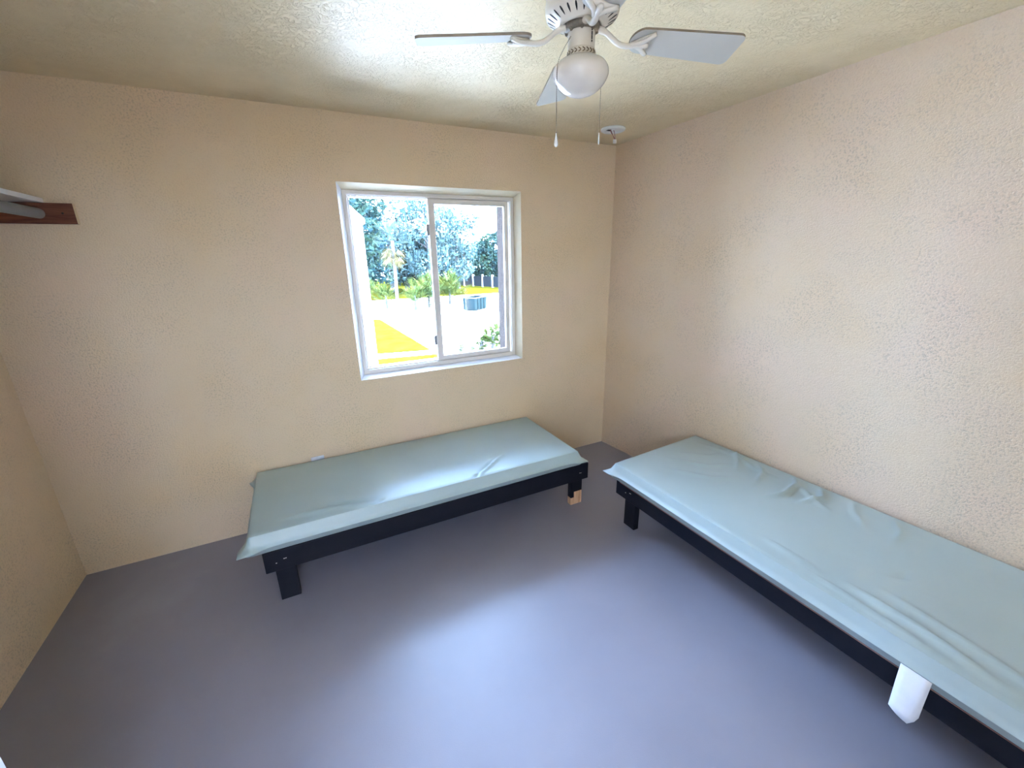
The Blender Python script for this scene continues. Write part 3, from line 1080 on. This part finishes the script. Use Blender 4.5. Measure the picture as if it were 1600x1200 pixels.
def tree(x, y, h, r, mat, label, seed, droop=0.15, group=None, dense=1.0):
    rnd = random.Random(seed)
    t = tag(empty('oak_tree', (x, y, G + 0.051)), label, 'tree', group)
    bm = bmesh.new()
    top = h * 0.55
    tube(bm, bez((0, 0, 0), (0.2, 0, top * 0.3), (-0.3, 0.1, top * 0.6), (0.1, 0, top), 8), [0.40, 0.34, 0.30, 0.27, 0.25, 0.23, 0.21, 0.19, 0.15], 10)
    blobs = []
    for k in range(11):
        a = rnd.uniform(0, 2 * PI)
        q = rnd.uniform(0.2, 0.75) * r
        z = rnd.uniform(0.14 if droop < 0.3 else 0.22, 0.86) * h
        sc = rnd.uniform(0.32, 0.5) * r
        blobs.append(((q * math.cos(a), q * math.sin(a), z), sc))
        st = Vector((0, 0, min(z * 0.7, top)))
        tube(bm, bez(st, st + Vector((0, 0, 0.6)), Vector((q * math.cos(a) * 0.6, q * math.sin(a) * 0.6, z * 0.85)), blobs[-1][0], 6), [0.13, 0.12, 0.10, 0.08, 0.07, 0.05, 0.03], 6)
    obj('trunk', bm, M['bark'], t)
    bm = bmesh.new()
    for c, sc in blobs:
        leaf_quads(bm, c, (sc, sc, sc * 0.75), int(330 * dense), 0.26, rnd, droop)
    leaf_quads(bm, (0, 0, h * 0.50), (r * 0.78, r * 0.78, h * 0.44), int(1500 * dense), 0.28, rnd, droop)
    obj('crown', bm, mat, t)


TG = 'oaks along the far side of the yard'
trees = [
    (4.6, 50, 12.5, 4.4, 'leaf', 'dark oak nearest the white house, behind the tall palm', 1, .15, 1.0),
    (9.6, 56, 16.0, 5.4, 'moss', 'tall pale moss hung oak directly behind the tall palm', 2, .5, 0.8),
    (14.6, 55, 15.0, 4.8, 'moss', 'tall pale moss hung oak behind the middle stile of the window', 3, .5, 0.8),
    (12.5, 60, 8.5, 4.0, 'leaf', 'dark low oak filling the gap between the two mossy oaks', 4, .2, 1.0),
    (19.2, 57, 11.5, 4.0, 'moss', 'thin topped oak at the left of the right pane', 5, .4, 0.7),
    (22.3, 70, 9.0, 3.8, 'leaf', 'dark rounded oak left of the open patch of sky', 6, .2, 1.0),
    (26.4, 66, 7.4, 4.0, 'leaf', 'dark spreading oak behind the fence at the right', 7, .15, 1.2),
    (30.5, 67, 9.0, 4.2, 'leaf', 'dark taller oak at the far right beside the outside wall', 8, .15, 1.2),
    (8.5, 66, 9.0, 4.0, 'leaf', 'dark oak set far back between the house and the tall palm', 9, .15, 1.0),
]
trees += [(7.0, 72, 8.5, 5.0, 'leaf', 'dark low oak farthest back behind the tall palm', 10, .2, 1.2),
          (17.5, 74, 8.5, 5.4, 'leaf', 'dark low oak farthest back behind the window stile', 11, .2, 1.2)]
for x, y, h, r, mk, lab, sd, dr, de in trees:
    tree(x, y, h, r, M[mk], lab, sd, dr, TG, de)


def fan_leaf(bm, base, d, stem, ln, rnd, mi=0, spread=2.6, n=15, wd=0.035):
    """petiole plus a fan of narrow blades"""
    d = d.normalized()
    tip = base + d * stem + Vector((0, 0, -0.05 * stem))
    side = d.cross(Vector((0, 0, 1)))
    if side.length < 0.1:
        side = Vector((1, 0, 0))
    side.normalize()
    w = 0.012
    q = [base + side * w, base - side * w, tip - side * w, tip + side * w]
    bm.faces.new([bm.verts.new(v) for v in q]).material_index = mi
    for k in range(n):
        a = spread * (k / (n - 1) - 0.5)
        e = d * math.cos(a) + side * math.sin(a)
        e = (e + Vector((0, 0, rnd.uniform(-0.25, 0.05)))).normalized()
        L_ = ln * (1 - 0.25 * abs(a) / spread * 2) * rnd.uniform(0.85, 1.1)
        s2 = e.cross(Vector((0.1, 0.2, 1))).normalized() * ln * wd
        m_ = tip + e * L_ * 0.55
        pts = [tip, m_ + s2, tip + e * L_ + Vector((0, 0, -0.12 * L_)), m_ - s2]
        bm.faces.new([bm.verts.new(v) for v in pts]).material_index = mi


def palmetto(x, y, h, r, label, seed, n=26, group=None, leafm='palmleaf', name='palmetto_shrub'):
    rnd = random.Random(seed)
    t = tag(empty(name, (x, y, G)), label, 'shrub', group or 'fan leaved shrubs in the yard')
    bm = bmesh.new()
    for k in range(n):
        a = rnd.uniform(0, 2 * PI)
        el = rnd.uniform(0.15, 1.35)
        d = Vector((math.cos(a) * math.cos(el), math.sin(a) * math.cos(el), math.sin(el)))
        b = Vector((rnd.uniform(-.25, .25) * r, rnd.uniform(-.25, .25) * r, rnd.uniform(0, .35) * h))
        fan_leaf(bm, b, d, rnd.uniform(0.35, 0.6) * r, rnd.uniform(0.45, 0.6) * max(r, h * .6), rnd, wd=0.035 if y > 30 else 0.07)
    obj('fronds', bm, M[leafm], t)
    bm = bmesh.new()
    tube(bm, [(0, 0, 0), (0.02, 0, h * 0.2), (0, 0.02, h * 0.38)], [0.13, 0.11, 0.06], 8)
    obj('stem', bm, M['palmbark'], t)


def palm(x, y, h):
    rnd = random.Random(21)
    t = tag(empty('palm_tree', (x, y, G)), 'tall palm with a pale slender trunk and dry hanging fronds, seen through the left pane', 'palm tree')
    bm = bmesh.new()
    n = 26
    tube(bm, [(0.10 * math.sin(i / n * 2), 0, h * i / n) for i in range(n + 1)], [0.20 if i == 0 else 0.13 + 0.012 * (i % 2) for i in range(n + 1)], 10)
    obj('trunk', bm, M['palmbark'], t)
    bm = bmesh.new()
    c = Vector((0.09, 0, h))
    for k in range(30):
        a = rnd.uniform(0, 2 * PI)
        el = rnd.uniform(-0.1, 1.4)
        fan_leaf(bm, c, Vector((math.cos(a) * math.cos(el), math.sin(a) * math.cos(el), math.sin(el))), rnd.uniform(.7, 1.1), rnd.uniform(.8, 1.1), rnd)
    obj('fronds', bm, M['moss'], t)
    bm = bmesh.new()
    for k in range(20):
        a = rnd.uniform(0, 2 * PI)
        el = rnd.uniform(-1.45, -0.5)
        fan_leaf(bm, c - Vector((0, 0, rnd.uniform(0.0, 0.9))), Vector((math.cos(a) * math.cos(el), math.sin(a) * math.cos(el), math.sin(el))), rnd.uniform(.5, .9), rnd.uniform(.7, 1.0), rnd)
    obj('dry_fronds', bm, M['deadleaf'], t)['label'] = 'dry yellow hanging fronds'


palm(5.63, 35.3, 6.0)
palmetto(5.2, 38.0, 3.2, 2.0, 'spiky palmetto just left of the tall palm trunk', 31, 34)
palmetto(7.3, 35.4, 3.4, 2.0, 'green palmetto just right of the tall palm trunk', 32, 40)
palmetto(8.9, 36.6, 3.8, 2.1, 'yellow tipped palmetto left of the window stile', 33, 40)
palmetto(11.6, 38.5, 4.2, 2.2, 'tall yellowish palmetto right of the window stile', 34, 44)
palmetto(10.0, 40.5, 4.6, 2.0, 'green palmetto hidden mostly by the window stile', 35, 40)
palmetto(5.0, 46.5, 3.4, 1.8, 'yellow green shrub beside the corner of the white house', 36, 34)
palmetto(15.5, 50.0, 4.0, 2.2, 'broad green shrub behind the dumpster, left of the fence', 37, 50)
palmetto(4.75, 16.9, 0.75, 0.40, 'small yellowish plant at the bottom left of the right pane', 41, 14)
palmetto(5.35, 16.8, 0.65, 0.35, 'small sparse plant between two others below the right pane', 42, 10)
palmetto(5.9, 17.0, 1.1, 0.45, 'medium green plant second from the outside wall', 43, 16)
palmetto(6.55, 16.9, 1.9, 0.75, 'tallest arching green plant next to the outside wall', 44, 26)


def dumpster():
    r = tag(empty('dumpster', (11.95, 32.6, G), math.radians(35)), 'open blue dumpster in the sandy yard', 'dumpster')
    bm = bmesh.new()
    hx, hy, h = 1.00, 0.62, 1.15
    lo = [(-hx, -hy), (hx, -hy), (hx, hy), (-hx, hy)]
    w = 0.05
    o0 = [bm.verts.new((x * .96, y * .96, 0.08)) for x, y in lo]
    o1 = [bm.verts.new((x, y, h)) for x, y in lo]
    i1 = [bm.verts.new((x - w * (1 if x > 0 else -1), y - w * (1 if y > 0 else -1), h)) for x, y in lo]
    i0 = [bm.verts.new((x * .92, y * .92, 0.14)) for x, y in lo]
    bm.faces.new(o0)
    bm.faces.new(i0)
    for a, b in ((o0, o1), (o1, i1), (i1, i0)):
        for k in range(4):
            bm.faces.new((a[k], a[(k + 1) % 4], b[(k + 1) % 4], b[k]))
    for k in (-0.5, 0, 0.5):
        box(bm, k - 0.03, k + 0.03, -hy - 0.05, -hy + 0.0, 0.12, h - 0.05)
    bmesh.ops.recalc_face_normals(bm, faces=bm.faces[:])
    obj('bin', bm, M['dumpster'], r)
    for x, y in ((-.8, -.45), (.8, -.45), (.8, .45), (-.8, .45)):
        obj('skid', bx(x - .06, x + .06, y - .06, y + .06, 0, 0.09), M['slot'], r)
    bm = frame_ring(-hx - .04, hx + .04, -hy - .04, hy + .04, 0, 0.07, w=0.06)
    for v in bm.verts:
        v.co = Vector((v.co.x, v.co.z, h - 0.06 + v.co.y))
    obj('rim', bm, M['palmbark'], r)['label'] = 'pale rim'


dumpster()

# fence
fa, fb = Vector((21.6, 64.5, G + 0.051)), Vector((25.6, 51.5, G + 0.051))
fe = tag(empty('fence', fa), 'grey board fence with pale posts in front of the trees at the right', 'fence')
d = fb - fa
nrm = Vector((-d.y, d.x, 0)).normalized() * 0.04
npan = 6
for k in range(npan):
    a = d * (k / npan)
    b = d * ((k + 1) / npan)
    bm = bmesh.new()
    q = [a + nrm, b + nrm, b - nrm, a - nrm]
    lo = [bm.verts.new(v + Vector((0, 0, 0.05))) for v in q]
    hi = [bm.verts.new(v + Vector((0, 0, 1.55))) for v in q]
    bm.faces.new(lo)
    bm.faces.new(hi)
    for i in range(4):
        bm.faces.new((lo[i], lo[(i + 1) % 4], hi[(i + 1) % 4], hi[i]))
    bmesh.ops.recalc_face_normals(bm, faces=bm.faces[:])
    obj('fence_panel', bm, M['fencewood'], fe)
for k in range(npan + 1):
    p = d * (k / npan)
    obj('post', bx(p.x - .12, p.x + .12, p.y - .12, p.y + .12, 0, 1.8), M['siding'], fe)['label'] = 'pale post'
